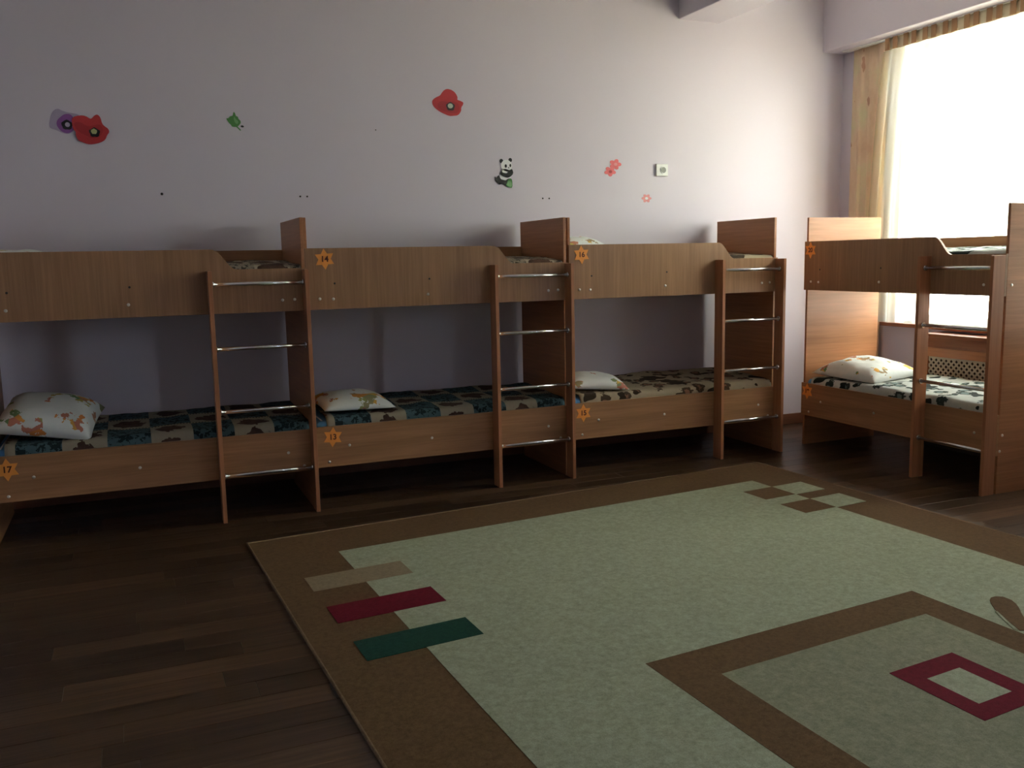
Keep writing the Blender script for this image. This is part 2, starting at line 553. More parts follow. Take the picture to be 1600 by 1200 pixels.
PW = 0.118
lens_ = [0.62, 0.80, 0.98, 1.20]
plank_mesh = {}
for L in lens_:
    o = box("plank", (0.0007, L - 0.0007, 0.0006, PW - 0.0006, -0.008, 0.0), M_FLOOR)
    bm = bmesh.new(); bm.from_mesh(o.data)
    ed = [e for e in bm.edges if all(abs(v.co.z) < 1e-6 for v in e.verts)]
    bmesh.ops.bevel(bm, geom=ed, offset=0.0006, segments=1, affect='EDGES')
    bm.to_mesh(o.data); bm.free()
    plank_mesh[L] = o.data
    bpy.data.objects.remove(o)
hidV, hidF = [], []
y = WALL_Y - PW
row = 0
nplank = 0
while y > NEAR_Y - PW:
    x = LEFT_X - random.random() * 0.6
    while x < WALL_X:
        L = random.choice(lens_)
        inside = all(0.02 < w2c(px, py)[0] < CW - 0.02 and 0.02 < w2c(px, py)[1] < CL - 0.02
                     for px in (x, x + L) for py in (y, y + PW))
        if y > -3.15 and not inside and x + L > -2.2 and not (y < -1.9 and x > 2.9):
            p = bpy.data.objects.new("plank", plank_mesh[L])
            COL.objects.link(p); p.parent = floor; p.location = (x, y, 0)
            nplank += 1
        else:
            v, f = box_geo(x + 0.0007, x + L - 0.0007, y + 0.0006, y + PW - 0.0006, -0.008, 0.0)
            hidF += [tuple(i + len(hidV) for i in q) for q in f]
            hidV += v
        x += L
    y -= PW
    row += 1
print("planks", nplank)
tag(mesh_obj("plank_field", hidV, hidF, M_FLOOR, floor), kind="stuff")

# ------------------------------------------------------------------ carpet
carpet = empty("carpet", (*c2w(CW / 2, CL / 2), 0.0))
tag(carpet, "large brown and cream rectangular carpet with geometric squares on the plank floor", "carpet")
def cpoly(name, pts, z0, z1, mat, parent=carpet, bev=0.0):
    ox, oy = carpet.location.x, carpet.location.y
    w = [c2w(a, b) for a, b in pts]
    return prism(name, [(x - ox, y_ - oy) for x, y_ in w], 2, z0, z1, mat, parent, bev)
def crect(name, a0, a1, b0, b1, z0, z1, mat, parent=carpet):
    return cpoly(name, [(a0, b0), (a1, b0), (a1, b1), (a0, b1)], z0, z1, mat, parent)
def cframe(name, a0, a1, b0, b1, ia0, ia1, ib0, ib1, z0, z1, mat, parent=carpet):
    o_ = [c2w(*p) for p in ((a0, b0), (a1, b0), (a1, b1), (a0, b1))]
    i_ = [c2w(*p) for p in ((ia0, ib0), (ia1, ib0), (ia1, ib1), (ia0, ib1))]
    ox, oy = carpet.location.x, carpet.location.y
    V = [(x - ox, y_ - oy, z) for z in (z0, z1) for (x, y_) in o_ + i_]
    F = []
    for k in range(4):
        n = (k + 1) % 4
        F += [(8 + k, 8 + n, 12 + n, 12 + k), (k, 4 + k, 4 + n, n), (k, n, 8 + n, 8 + k), (4 + k, 12 + k, 12 + n, 4 + n)]
    return fix_normals(mesh_obj(name, V, F, mat, parent))

Z0 = 0.009
crect("backing", 0, CW, 0, CL, 0.0005, Z0, M_C_BROWN)
# overlocked edge cord round the rim
def cord(pts, r, z):
    V, F = [], []
    ox, oy = carpet.location.x, carpet.location.y
    n = len(pts); seg = 8
    for k, (a, b) in enumerate(pts):
        x, y_ = c2w(a, b)
        ca, cb = (1 if a > CW / 2 else -1), (1 if b > CL / 2 else -1)
        d = (CU * ca + CV * cb).normalized()
        for i in range(seg):
            t = 2 * math.pi * i / seg
            V.append((x - ox + d.x * math.cos(t) * r * 1.2, y_ - oy + d.y * math.cos(t) * r * 1.2, z + math.sin(t) * r))
    for k in range(n):
        for i in range(seg):
            F.append((k * seg + i, k * seg + (i + 1) % seg, ((k + 1) % n) * seg + (i + 1) % seg, ((k + 1) % n) * seg + i))
    return fix_normals(mesh_obj("edge_cord", V, F, M_C_EDGE, carpet, True))
cord([(0, 0), (CW, 0), (CW, CL), (0, CL)], 0.0065, 0.0068)
Z1 = 0.0105; Z2 = 0.0115; Z3 = 0.0125; Z4 = 0.0132
crect("cream_field", 0.363, 2.925, 0.357, CL - 0.357, 0.004, Z1, M_C_CREAM)
for b0 in (0.53, 0.837):
    crect("brown_square", 2.705, 2.925, b0, b0 + 0.192, 0.005, Z2, M_C_BROWN)
    crect("cream_square", 2.926, 3.150, b0, b0 + 0.196, 0.005, Z2, M_C_CREAM)
crect("beige_bar", 0.136, 0.576, 0.640, 0.818, 0.005, Z2, M_C_BEIGE)
crect("wine_bar", 0.140, 0.585, 1.014, 1.195, 0.005, Z2, M_C_RED)
crect("green_bar", 0.145, 0.587, 1.388, 1.564, 0.005, Z2, M_C_GREEN)
CB = 2.685
cframe("brown_band", 0.968, 2.275, 2.06, 2 * CB - 2.06, 1.142, 2.128, 2.245, 2 * CB - 2.245, 0.005, Z2, M_C_BROWN)
crect("inner_field", 1.142, 2.128, 2.245, 2 * CB - 2.245, 0.005, Z2 - 0.0003, M_C_OLIVE)
cframe("wine_frame", 1.62, 1.925, 2.513, 2.857, 1.693, 1.850, 2.599, 2.785, 0.006, Z3, M_C_RED)
crect("wine_frame_centre", 1.693, 1.850, 2.599, 2.785, 0.006, Z3 - 0.0004, M_C_CREAM)
lf = [(2.454, 2.279), (2.478, 2.266), (2.505, 2.266), (2.528, 2.284), (2.526, 2.321), (2.505, 2.355), (2.476, 2.387), (2.44, 2.42),
      (2.409, 2.452), (2.36, 2.49), (2.303, 2.522), (2.290, 2.515), (2.310, 2.481), (2.344, 2.415), (2.387, 2.35), (2.425, 2.305)]
cpoly("leaf_motif", lf, 0.005, Z3, M_C_BROWN)
cpoly("leaf_outline", [(2.279, 2.50), (2.32, 2.435), (2.37, 2.36), (2.378, 2.365), (2.335, 2.43), (2.288, 2.51)], 0.005, Z4, M_C_CREAM)

# ------------------------------------------------------------------ bunk bed prototype
# local frame: x = 0 at the outer foot end, -x towards the head; y = 0 at the rail's front face, +y to the back; z = 0 floor
BL, BD, T = 1.596, 0.677, 0.0175
HT, HB, LT, LB, PH = 1.4465, 1.1097, 0.4506, 0.2193, 1.6127
LEGY, LEGT, XL, TL = -0.090, 1.3339, 0.4947, 0.021
def build_bed():
    root = empty("bunk_bed")
    box("head_panel", (-BL, -BL + T, T + 0.0005, BD, 0, PH), MW_Y, root, 0.0012)
    box("foot_panel", (-T, 0, T + 0.0005, BD, 0, PH), MW_Y, root, 0.0012)
    # upper front rail with the S-shaped cut at the ladder
    pts = [(-BL, HB), (0, HB), (0, 1.341)]
    xa, xb, zl = -0.486, -0.362, 1.341
    for i in range(13):
        s = i / 12
        pts.append((xb + (xa - xb) * s, zl + (HT - zl) * (0.5 - 0.5 * math.cos(math.pi * s)) ** 0.9))
    pts.append((-BL, HT))
    prism("upper_front_rail", pts, 1, 0, T, MW_Z, root, 0.001)
    box("lower_front_rail", (-BL, 0, 0, T, LB, LT), MW_X, root, 0.0012)
    box("upper_back_rail", (-BL + T + .0005, -T - .0005, BD - T, BD, HB + 0.02, HT + 0.003), MW_X, root, 0.0012)
    box("lower_back_rail", (-BL + T + .0005, -T - .0005, BD - T, BD, LB, LT - 0.01), MW_X, root, 0.0012)
    box("upper_bed_base", (-BL + T + .0005, -T - .0005, T + .0005, BD - T - .0005, 1.185, 1.203), MW_X, root)
    box("lower_bed_base", (-BL + T + .0005, -T - .0005, T + .0005, BD - T - .0005, 0.325, 0.343), MW_X, root)
    for x0 in (-XL - TL, -TL):
        box("ladder_leg", (x0, x0 + TL, LEGY, -0.0005, 0, LEGT), M_EDGE, root, 0.0012)
    for z in (1.2651, 0.9271, 0.5924, 0.2469):
        r = tube("ladder_rung", (-XL + 0.0005, -0.052, z), (-TL - 0.0005, -0.052, z), 0.0105, M_CHROME, root)
        for (xa_, xb_) in ((-XL + 0.0002, -XL + 0.010), (-TL - 0.010, -TL - 0.0002)):
            tube("rung_socket", (xa_, -0.052, z), (xb_, -0.052, z), 0.0165, M_CHROME, r)
    S = [(-0.90, 1.175), (-1.525, 1.169), (-1.45, 1.166), (-0.131, 1.171), (-0.066, 1.173),
         (-1.397, 0.334), (-1.515, 0.248), (-0.905, 0.329), (-0.144, 0.330), (-0.061, 0.248)]
    for (x, z) in S:
        dome("screw", (x, 0, z), (0, -1, 0), 0.0085, 0.005, M_SCREW, root)
    for (x, z) in [(-0.889, 1.263), (-1.439, 1.252)]:
        dome("plug_hole", (x, 0, z), (0, -1, 0), 0.006, 0.001, M_PLUG, root)
    for (yy, z) in [(0.055, 1.17), (0.045, 0.335), (0.03, 0.245), (0.62, 1.17), (0.62, 0.335)]:
        dome("screw", (0, yy, z), (1, 0, 0), 0.0085, 0.004, M_SCREW, root)
    return root

def star_sticker(bed, x, z, text, rot=0.0):
    pts = []
    for i in range(12):
        a = math.pi / 2 + i * math.pi / 6 + rot
        r = 0.058 if i % 2 == 0 else 0.034
        pts.append((x + math.cos(a) * r, z + math.sin(a) * r))
    s = prism("star_sticker", pts, 1, -0.0016, -0.0002, M_STAR, bed)
    tag(s, "orange six-pointed star sticker with a number")
    if text:
        fc = bpy.data.curves.new("number", 'FONT')
        fc.body = text; fc.size = 0.044; fc.align_x = 'CENTER'; fc.align_y = 'CENTER'
        fc.extrude = 0.0004; fc.offset = 0.0012
        tmp = bpy.data.objects.new("tmp", fc)
        COL.objects.link(tmp)
        bpy.context.view_layer.update()
        me = bpy.data.meshes.new_from_object(tmp.evaluated_get(bpy.context.evaluated_depsgraph_get()))
        bpy.data.objects.remove(tmp)
        me.transform(Matrix.Translation((x, -0.0022, z)) @ Matrix.Rotation(math.pi / 2, 4, 'X'))
        me.materials.clear(); me.materials.append(M_DIGIT)
        n = bpy.data.objects.new("number", me)
        COL.objects.link(n); n.parent = s
    return s

proto = build_bed()
BEDS = [
    dict(loc=(0.0, -0.027, 0), rz=0, label="leftmost alder bunk bed, cut off by the left edge, lower rail with star tag 17", stars=[(-1.511, 0.384, "17", 0.02)]),
    dict(loc=(1.6, 0.0, 0), rz=0, label="alder bunk bed with star tags 14 and 13, second from the left", stars=[(-1.489, 1.386, "14", 0.06), (-1.490, 0.389, "13", -0.08)]),
    dict(loc=(3.2187, 0.0236, 0), rz=0, label="alder bunk bed with star tags 16 and 15, standing before the corner", stars=[(-1.509, 1.384, "16", 0.05), (-1.506, 0.387, "15", 0.0)]),
    dict(loc=(3.50, -1.512, 0), rz=-math.pi / 2, label="alder bunk bed standing along the window wall, seen from its ladder side", stars=[(-1.535, 1.386, "20", 0.0), (-1.535, 0.394, "19", 0.0)]),
]
beds = []
for i, d in enumerate(BEDS):
    b = proto if i == 0 else copy_tree(proto)
    beds.append(b)
for b, d in zip(beds, BEDS):
    b.location = d["loc"]; b.rotation_euler = (0, 0, d["rz"])
    tag(b, d["label"], "bunk bed", "wooden bunk beds with chrome ladders")
    for (x, z, t_, rot) in d["stars"]:
        star_sticker(b, x, z, t_, rot)
bpy.context.view_layer.update()

def bedmat(i):
    d = BEDS[i]
    return Matrix.Translation(d["loc"]) @ Matrix.Rotation(d["rz"], 4, 'Z')

# ------------------------------------------------------------------ mattresses, bedspreads, pillows
def make_mattress(i, upper, label):
    z0 = 1.2035 if upper else 0.3435
    h = 0.138 if upper else 0.135
    x0, x1, y0, y1 = -BL + T + 0.006, -T - 0.006, T + 0.006, BD - T - 0.006
    o = box("mattress", (x0, x1, y0, y1, 0, h), M_MATTRESS)
    bevel(o, 0.028, 4)
    for p in o.data.polygons: p.use_smooth = True
    o.matrix_world = bedmat(i) @ Matrix.Translation((0, 0, z0))
    tag(o, label, "mattress", "blue mattresses in the bunks")
    # piping along the head end
    tube("piping", (x0 + 0.034, y0 + 0.028, h - 0.0), (x0 + 0.034, y1 - 0.028, h - 0.0), 0.004, M_PIPING, o)
    return z0 + h

def make_spread(i, upper, mat, label, seed, ztop, gap=0.055, foot=0.0):
    """blanket lying over the mattress and tucked down behind the front rail"""
    x0, x1 = -BL + T + gap, -T - 0.004 - foot
    yf, yb = T + 0.002, BD - T - 0.003
    nx, prof = 70, []
    zb = (1.26 if upper else 0.40)
    rr = 0.032
    prof.append((yf, zb)); prof.append((yf, zb + (ztop - rr - zb) * 0.5)); prof.append((yf, ztop - rr))
    for k in range(1, 6):
        t = k / 5 * math.pi / 2
        prof.append((yf + rr - rr * math.cos(t), ztop - rr + rr * math.sin(t)))
    for k in range(1, 24):
        prof.append((yf + rr + (yb - 0.01 - yf - rr) * k / 23, ztop))
    prof.append((yb, ztop - 0.02)); prof.append((yb, zb + 0.03))
    V, F = [], []
    np_ = len(prof)
    for a in range(nx + 1):
        x = x0 + (x1 - x0) * a / nx
        for k, (py, pz) in enumerate(prof):
            top = max(0.0, min(1.0, (pz - (ztop - rr)) / rr))
            n1 = noise.noise(Vector((x * 4.0 + seed, py * 5.0, seed))) * 0.010 + noise.noise(Vector((x * 13 + seed, py * 11, seed * 2))) * 0.005
            rise = 0.028 * (py - yf) / (yb - yf)
            V.append((x, py + (1 - top) * 0.0, pz + top * (n1 + 0.008 + rise)))
    for a in range(nx):
        for k in range(np_ - 1):
            F.append((a * np_ + k, (a + 1) * np_ + k, (a + 1) * np_ + k + 1, a * np_ + k + 1))
    o = mesh_obj("bedspread", V, F, mat, None, True)
    fix_normals(o)
    sm = o.modifiers.new("thickness", 'SOLIDIFY'); sm.thickness = 0.004; sm.offset = 1.0
    o.matrix_world = bedmat(i)
    tag(o, label, "bedspread", "patterned bedspreads")
    return o

def make_pillow(name, mat, sx, sy, h, world, label, seed, sag=0.0):
    n = 26
    V, F = [], []
    for side in (1, -1):
        for a in range(n + 1):
            for b_ in range(n + 1):
                u, v = -1 + 2 * a / n, -1 + 2 * b_ / n
                e = max(0.0, (1 - abs(u) ** 2.6)) ** 0.5 * max(0.0, (1 - abs(v) ** 2.6)) ** 0.5
                # pulled-in sides, pointed corners
                px = sx * u * (1 - 0.06 * (1 - abs(v) ** 2) * abs(u))
                py = sy * v * (1 - 0.08 * (1 - abs(u) ** 2) * abs(v))
                w = noise.noise(Vector((u * 1.6 + seed, v * 1.6, seed))) * 0.16 + noise.noise(Vector((u * 4 + seed, v * 4, seed))) * 0.05
                if side > 0:
                    z = h * 0.80 * e * (1 + w)
                else:
                    z = -h * 0.20 * e
                V.append((px, py, z))
    m_ = (n + 1) * (n + 1)
    for a in range(n):
        for b_ in range(n):
            q = (a * (n + 1) + b_, (a + 1) * (n + 1) + b_, (a + 1) * (n + 1) + b_ + 1, a * (n + 1) + b_ + 1)
            F.append(q)
            F.append(tuple(i + m_ for i in reversed(q)))
    o = mesh_obj(name, V, F, mat, None, True)
    bm = bmesh.new(); bm.from_mesh(o.data)
    bmesh.ops.remove_doubles(bm, verts=bm.verts, dist=0.0004)
    bmesh.ops.recalc_face_normals(bm, faces=bm.faces)
    bm.to_mesh(o.data); bm.free()
    for p in o.data.polygons: p.use_smooth = True
    o.matrix_world = world
    tag(o, label, "pillow", "white printed pillows")
    return o

where = ["leftmost bunk bed", "bunk bed second from left", "corner bunk bed", "bunk bed by the window"]
mats_low = [M_SPREAD_A, M_SPREAD_A, M_SPREAD_C, M_SPREAD_D]
look_low = ["dark teal and beige patchwork bedspread", "grey-beige patchwork bedspread", "brown rose-printed beige bedspread", "green and white bedspread"]
look_up = ["dark printed beige bedspread", "crumpled beige printed bedspread", "crumpled grey-brown printed bedspread", "pale green-edged bedspread"]
mats_up = [M_SPREAD_B, M_SPREAD_B, M_SPREAD_C, M_SPREAD_D]
for i in range(4):
    zt = make_mattress(i, False, "blue mattress on the lower bunk of the " + where[i])
    make_spread(i, False, mats_low[i], look_low[i] + " on the lower bunk of the " + where[i], 3.1 + i, zt + 0.006, gap=0.062)
    zt = make_mattress(i, True, "blue mattress on the upper bunk of the " + where[i])
    make_spread(i, True, mats_up[i], look_up[i] + " on the upper bunk of the " + where[i], 9.1 + i, zt + 0.006, gap=0.062)

def place(i, x, y_, z, rz=0, rx=0, ry=0):
    return bedmat(i) @ Matrix.Translation((x, y_, z)) @ Matrix.Rotation(rz, 4, 'Z') @ Matrix.Rotation(ry, 4, 'Y') @ Matrix.Rotation(rx, 4, 'X')
PM = [pillow_mat("pillow_print_%s" % s, k + 1.3) for k, s in enumerate(("bears", "flowers", "leaves", "poppies"))]
make_pillow("pillow", PM[0], 0.235, 0.235, 0.15, place(0, -1.325, 0.285, 0.575, R(-6), R(13), R(9)),
            "plump white pillow with orange bear print in the leftmost bunk bed", 1.0)
make_pillow("pillow", PM[1], 0.215, 0.20, 0.092, place(1, -1.315, 0.275, 0.532, R(4), R(3), R(2)),
            "thin white pillow with one orange flower in the bunk bed with tag 13", 5.0)
make_pillow("pillow", PM[2], 0.20, 0.20, 0.088, place(2, -1.30, 0.26, 0.532, R(-14), R(3), R(3)),
            "flat white pillow with leaf print in the bunk bed with tag 15", 8.0)
make_pillow("pillow", PM[3], 0.27, 0.24, 0.135, place(3, -1.27, 0.285, 0.530, R(5), R(3), R(2)),
            "plump white floral pillow on the lower bunk by the window", 12.0)
make_pillow("pillow", PM[2], 0.19, 0.20, 0.13, place(2, -1.385, 0.30, 1.400, R(3), R(2), R(8)),
            "white pillow peeping over the upper rail above star tag 16", 15.0)
make_pillow("pillow", PM[0], 0.19, 0.20, 0.10, place(0, -1.385, 0.30, 1.385, R(3), R(2), R(6)),
            "white pillow just showing over the upper rail of the leftmost bunk bed", 18.0)

# ------------------------------------------------------------------ window side: curtains, radiator cover
def curtain(name, ya, yb, z0, z1, xc, amp, nf, mat, left_shape=None, ny=220, nz=36, thick=0.0, seed=0.0):
    V, F = [], []
    for a in range(nz + 1):
        z = z0 + (z1 - z0) * a / nz
        k = 1 - a / nz               # 0 at top
        yl = left_shape(z) if left_shape else ya
        for b_ in range(ny + 1):
            s = b_ / ny
            y_ = yl + (yb - yl) * s
            ph = s * nf * 2 * math.pi + 0.8 * math.sin(s * 9 + seed) + 0.35 * math.sin(z * 1.3 + s * 17 + seed)
            f = math.sin(ph) + 0.35 * math.sin(2.3 * ph + 1.1)
            V.append((xc + amp * f * (0.45 + 0.55 * min(1, k * 3)), y_ + 0.012 * math.cos(ph) * min(1, k * 3), z))
    for a in range(nz):
        for b_ in range(ny):
            i0 = a * (ny + 1) + b_
            F.append((i0, i0 + 1, i0 + ny + 2, i0 + ny + 1))
    o = mesh_obj(name, V, F, mat, None, True)
    if thick:
        sm = o.modifiers.new("thickness", 'SOLIDIFY'); sm.thickness = thick
    return o
def left_edge(z):
    t = max(0.0, min(1.0, (2.9 - z) / 1.25))
    return 0.228 + 0.116 * t ** 0.6
sheer = curtain("sheer_curtain", 0.23, -2.15, 0.842, 2.815, 4.325, 0.016, 17, M_SHEER, left_edge)
tag(sheer, "sheer cream voile curtain hanging in folds across the bright window", "curtain")
hd = curtain("header_tape", 0.228, -2.15, 2.815, 2.898, 4.3235, 0.007, 17, M_TAPE, None, 220, 4, 0.0015)
hd.parent = sheer
tabs = []
yy = 0.20; k = 0
while yy > -1.25:
    w = 0.042
    o = box("pleat_tape", (-0.002, 0.002, -w / 2, w / 2, 0, 0.084), M_TAB, sheer)
    o.location = (4.3095, yy, 2.8145)
    yy -= (0.072 if k % 2 == 0 else 0.098); k += 1
drape = curtain("drape", 0.60, 0.25, 0.30, 2.898, 4.372, 0.011, 3.2, M_DRAPE, None, 60, 24, 0.003, 2.0)
tag(drape, "beige-brown printed drape hanging beside the sheer in the corner", "curtain")
rail = box("curtain_rail", (4.312, 4.385, -2.25, 0.66, 2.8985, 2.9048), M_WHITE)
tag(rail, "white ceiling curtain rail under the window beam", "curtain rail")

cover = empty("radiator_cover", (4.22, -1.0, 0))
tag(cover, "brown wooden radiator cover with pierced pale grille under the window sill", "radiator cover")
CY0, CY1 = 0.70, -1.30      # local y extents (room y = -0.30 .. -2.30)
box("top_board", (-0.008, 0.186, CY1, CY0, 0.770, 0.795), M_SILL, cover, 0.003)
box("upper_board", (0.0, 0.020, CY1, CY0, 0.700, 0.7695), M_SILL, cover, 0.002)
box("frame_rail", (0.004, 0.022, CY1, CY0, 0.637, 0.6995), M_COVER, cover, 0.002)
box("frame_rail", (0.004, 0.022, CY1, CY0, 0.05, 0.13), M_COVER, cover, 0.002)
NP = 3
post = 0.06
span = (CY0 - CY1 - post * (NP + 1)) / NP
for j in range(NP + 1):
    y1_ = CY0 - j * (span + post)
    box("frame_post", (0.004, 0.022, y1_ - post, y1_, 0.1305, 0.6365), M_COVER, cover, 0.002)
box("side_board", (0.024, 0.186, CY0 - 0.018, CY0 - 0.001, 0.0, 0.7695), M_COVER, cover)
box("side_board", (0.024, 0.186, CY1 + 0.001, CY1 + 0.018, 0.0, 0.7695), M_COVER, cover)
M_GRILLE = plain("grille_pale", (0.62, 0.58, 0.47), 0.6)
M_DARK = plain("grille_dark_backing", (0.05, 0.04, 0.03), 0.9)
def grille_mesh(w, h, cell=0.042):
    """pierced panel: a lattice of small crosses and diamonds, holes left open"""
    V, F = [], []
    nx, nz = max(1, round(w / cell)), max(1, round(h / cell))
    cx, cz = w / nx, h / nz
    def bar(p, q, t=0.0075, d0=0.0, d1=0.004):
        p, q = Vector(p), Vector(q)
        dr = (q - p).normalized(); nn = Vector((-dr.y, dr.x)) * t / 2
        b0 = len(V)
        for x in (d0, d1):
            for c in (p + nn, p - nn, q - nn, q + nn):
                V.append((x, c.x, c.y))
        F.extend([(b0, b0 + 1, b0 + 2, b0 + 3), (b0 + 7, b0 + 6, b0 + 5, b0 + 4), (b0, b0 + 4, b0 + 5, b0 + 1),
                  (b0 + 1, b0 + 5, b0 + 6, b0 + 2), (b0 + 2, b0 + 6, b0 + 7, b0 + 3), (b0 + 3, b0 + 7, b0 + 4, b0)])
    for a in range(nx):
        for b_ in range(nz):
            x0, z0_ = a * cx, b_ * cz
            bar((x0, z0_ + cz / 2), (x0 + cx / 2, z0_), 0.012); bar((x0 + cx / 2, z0_), (x0 + cx, z0_ + cz / 2), 0.012)
            bar((x0 + cx, z0_ + cz / 2), (x0 + cx / 2, z0_ + cz), 0.012); bar((x0 + cx / 2, z0_ + cz), (x0, z0_ + cz / 2), 0.012)
    bar((0, 0.005), (w, 0.005), 0.01); bar((0, h - 0.005), (w, h - 0.005), 0.01)
    return V, F
gv, gf = grille_mesh(span, 0.505)
gm = None
for j in range(NP):
    y1_ = CY0 - post - j * (span + post)
    if gm is None:
        g = mesh_obj("grille", gv, gf, M_GRILLE, cover); gm = g.data
    else:
        g = bpy.data.objects.new("grille", gm); COL.objects.link(g); g.parent = cover
    g.location = (0.012, y1_ - span, 0.131)
    tag(g, "pale pierced lattice grille")
box("dark_backing", (0.026, 0.030, CY1 + 0.02, CY0 - 0.02, 0.0, 0.7695), M_DARK, cover)

# ------------------------------------------------------------------ wall stickers, socket, plugs
def flat(name, pts, y_, mat, parent, th=0.0009):
    """thin cut-out lying on the back wall; pts are room (x, z) relative to the parent's origin, layer offset y_"""
    return prism(name, pts, 1, -y_ - th, -y_, mat, parent)
def ell(cx, cz, rx, rz, n=20, wob=0.0, seed=0.0):
    return [(cx + rx * (1 + wob * math.sin(5 * t + seed)) * math.cos(t), cz + rz * (1 + wob * math.sin(5 * t + seed)) * math.sin(t))
            for t in [2 * math.pi * i / n for i in range(n)]]
def conv(pts, zoom, cx, cy, mx, mz):
    """sticker outline measured on an enlarged view (zoom px per unit) -> metres about its centre"""
    return [((x - cx) / zoom * mx, -(y_ - cy) / zoom * mz) for x, y_ in pts]
def smoothpoly(pts, it=2):
    for _ in range(it):
        q = []
        n = len(pts)
        for i in range(n):
            a, b_ = pts[i], pts[(i + 1) % n]
            q.append((a[0] * .75 + b_[0] * .25, a[1] * .75 + b_[1] * .25)); q.append((a[0] * .25 + b_[0] * .75, a[1] * .25 + b_[1] * .75))
        pts = q
    return pts
M_RED = plain("poppy_red", (0.42, 0.024, 0.03), 0.55)
M_RED_D = plain("poppy_dark_red", (0.32, 0.014, 0.02), 0.55)
M_BLK = plain("print_black", (0.012, 0.012, 0.014), 0.55)
M_SEED = plain("poppy_seed_green", (0.36, 0.42, 0.18), 0.55)
M_SEEDP = plain("poppy_seed_pale", (0.55, 0.62, 0.48), 0.55)
M_LIL = plain("petal_lilac_grey", (0.42, 0.36, 0.50), 0.55)
M_PUR = plain("petal_purple", (0.26, 0.09, 0.34), 0.55)
M_GRN = plain("leaf_green", (0.07, 0.24, 0.06), 0.55)
M_GRN2 = plain("leaf_green_light", (0.17, 0.38, 0.16), 0.55)
M_PNDW = plain("panda_white", (0.82, 0.84, 0.84), 0.5)
M_PINK = plain("petal_coral", (0.62, 0.11, 0.12), 0.55)
M_PINK2 = plain("petal_pale_pink", (0.66, 0.25, 0.25), 0.55)

WY = WALL_Y - 0.0004
# lilac flower
mx, mz = 0.00319, 0.00312
o = empty("flower_sticker", (-1.15, WY, 2.18)); tag(o, "lilac-purple flower sticker beside a red poppy, at far left of the wall", "wall sticker")
cx, cy = 516, 480
flat("petals", smoothpoly(conv([(190, 560), (225, 380), (280, 270), (370, 205), (460, 255), (560, 285), (700, 305), (790, 330), (700, 480), (690, 640), (560, 745), (430, 725), (320, 665), (200, 625)], 12, cx, cy, mx, mz)), 0.0, M_LIL, o)
flat("petal_inner", smoothpoly(conv([(330, 480), (420, 380), (520, 310), (640, 330), (690, 480), (680, 620), (560, 735), (430, 710), (340, 600)], 12, cx, cy, mx, mz)), 0.001, M_PUR, o)
flat("flower_eye", [(p[0] + (530 - cx) / 12 * mx, p[1] - (550 - cy) / 12 * mz) for p in ell(0, 0, 0.028, 0.027, 16, .08)], 0.002, M_BLK, o)
flat("stamen", [(p[0] + (540 - cx) / 12 * mx, p[1] - (545 - cy) / 12 * mz) for p in ell(0, 0, 0.013, 0.013, 12)], 0.003, M_LIL, o)
# red poppy at the left
o = empty("poppy_sticker", (-1.016, WY, 2.139)); tag(o, "red poppy sticker overlapping the lilac flower at far left", "wall sticker")
cx, cy = 1020, 636
P1 = [(640, 380), (800, 335), (900, 345), (985, 405), (1010, 400), (1080, 320), (1140, 305), (1190, 370), (1210, 500), (1260, 555), (1320, 595), (1345, 670), (1290, 740), (1250, 840), (1150, 905), (1000, 945), (900, 945), (800, 905), (720, 870), (680, 760), (690, 690), (640, 640), (625, 500)]
flat("petals", smoothpoly(conv(P1, 12, cx, cy, mx, mz), 1), 0.004, M_RED, o)
flat("petal_fold", smoothpoly(conv([(660, 500), (780, 470), (900, 560), (1000, 560), (1150, 500), (1230, 600), (1180, 760), (1000, 830), (880, 760), (760, 700), (680, 600)], 12, cx, cy, mx, mz)), 0.005, M_RED_D, o)
flat("flower_eye", [(p[0] + (1050 - cx) / 12 * mx, p[1] - (690 - cy) / 12 * mz) for p in ell(0, 0, 0.028, 0.026, 16, .12)], 0.006, M_BLK, o)
flat("seed_head", [(p[0] + (1040 - cx) / 12 * mx, p[1] - (670 - cy) / 12 * mz) for p in ell(0, 0, 0.016, 0.015, 12, .1)], 0.007, M_SEED, o)
# green sprig
mx, mz = 0.00350, 0.00325
o = empty("sprig_sticker", (-0.236, WY, 2.219)); tag(o, "small green leafy sprig sticker between the poppies", "wall sticker")
cx, cy = 540, 580
flat("leaves", smoothpoly(conv([(520, 240), (570, 330), (580, 400), (650, 420), (660, 500), (725, 560), (735, 640), (680, 720), (600, 800), (540, 800), (440, 795), (400, 720), (330, 650), (250, 490), (330, 500), (380, 420), (480, 400), (490, 330)], 20, cx, cy, mx, mz), 1), 0.0, M_GRN, o)
flat("leaf_light", smoothpoly(conv([(530, 400), (570, 520), (640, 560), (660, 640), (600, 700), (540, 640), (500, 520)], 20, cx, cy, mx, mz)), 0.001, M_GRN2, o)
flat("stem", conv([(570, 790), (620, 780), (730, 900), (700, 930)], 20, cx, cy, mx, mz), 0.001, M_GRN, o)
flat("bud", smoothpoly(conv([(700, 770), (770, 715), (850, 770), (780, 815)], 20, cx, cy, mx, mz)), 0.0, M_BLK, o)
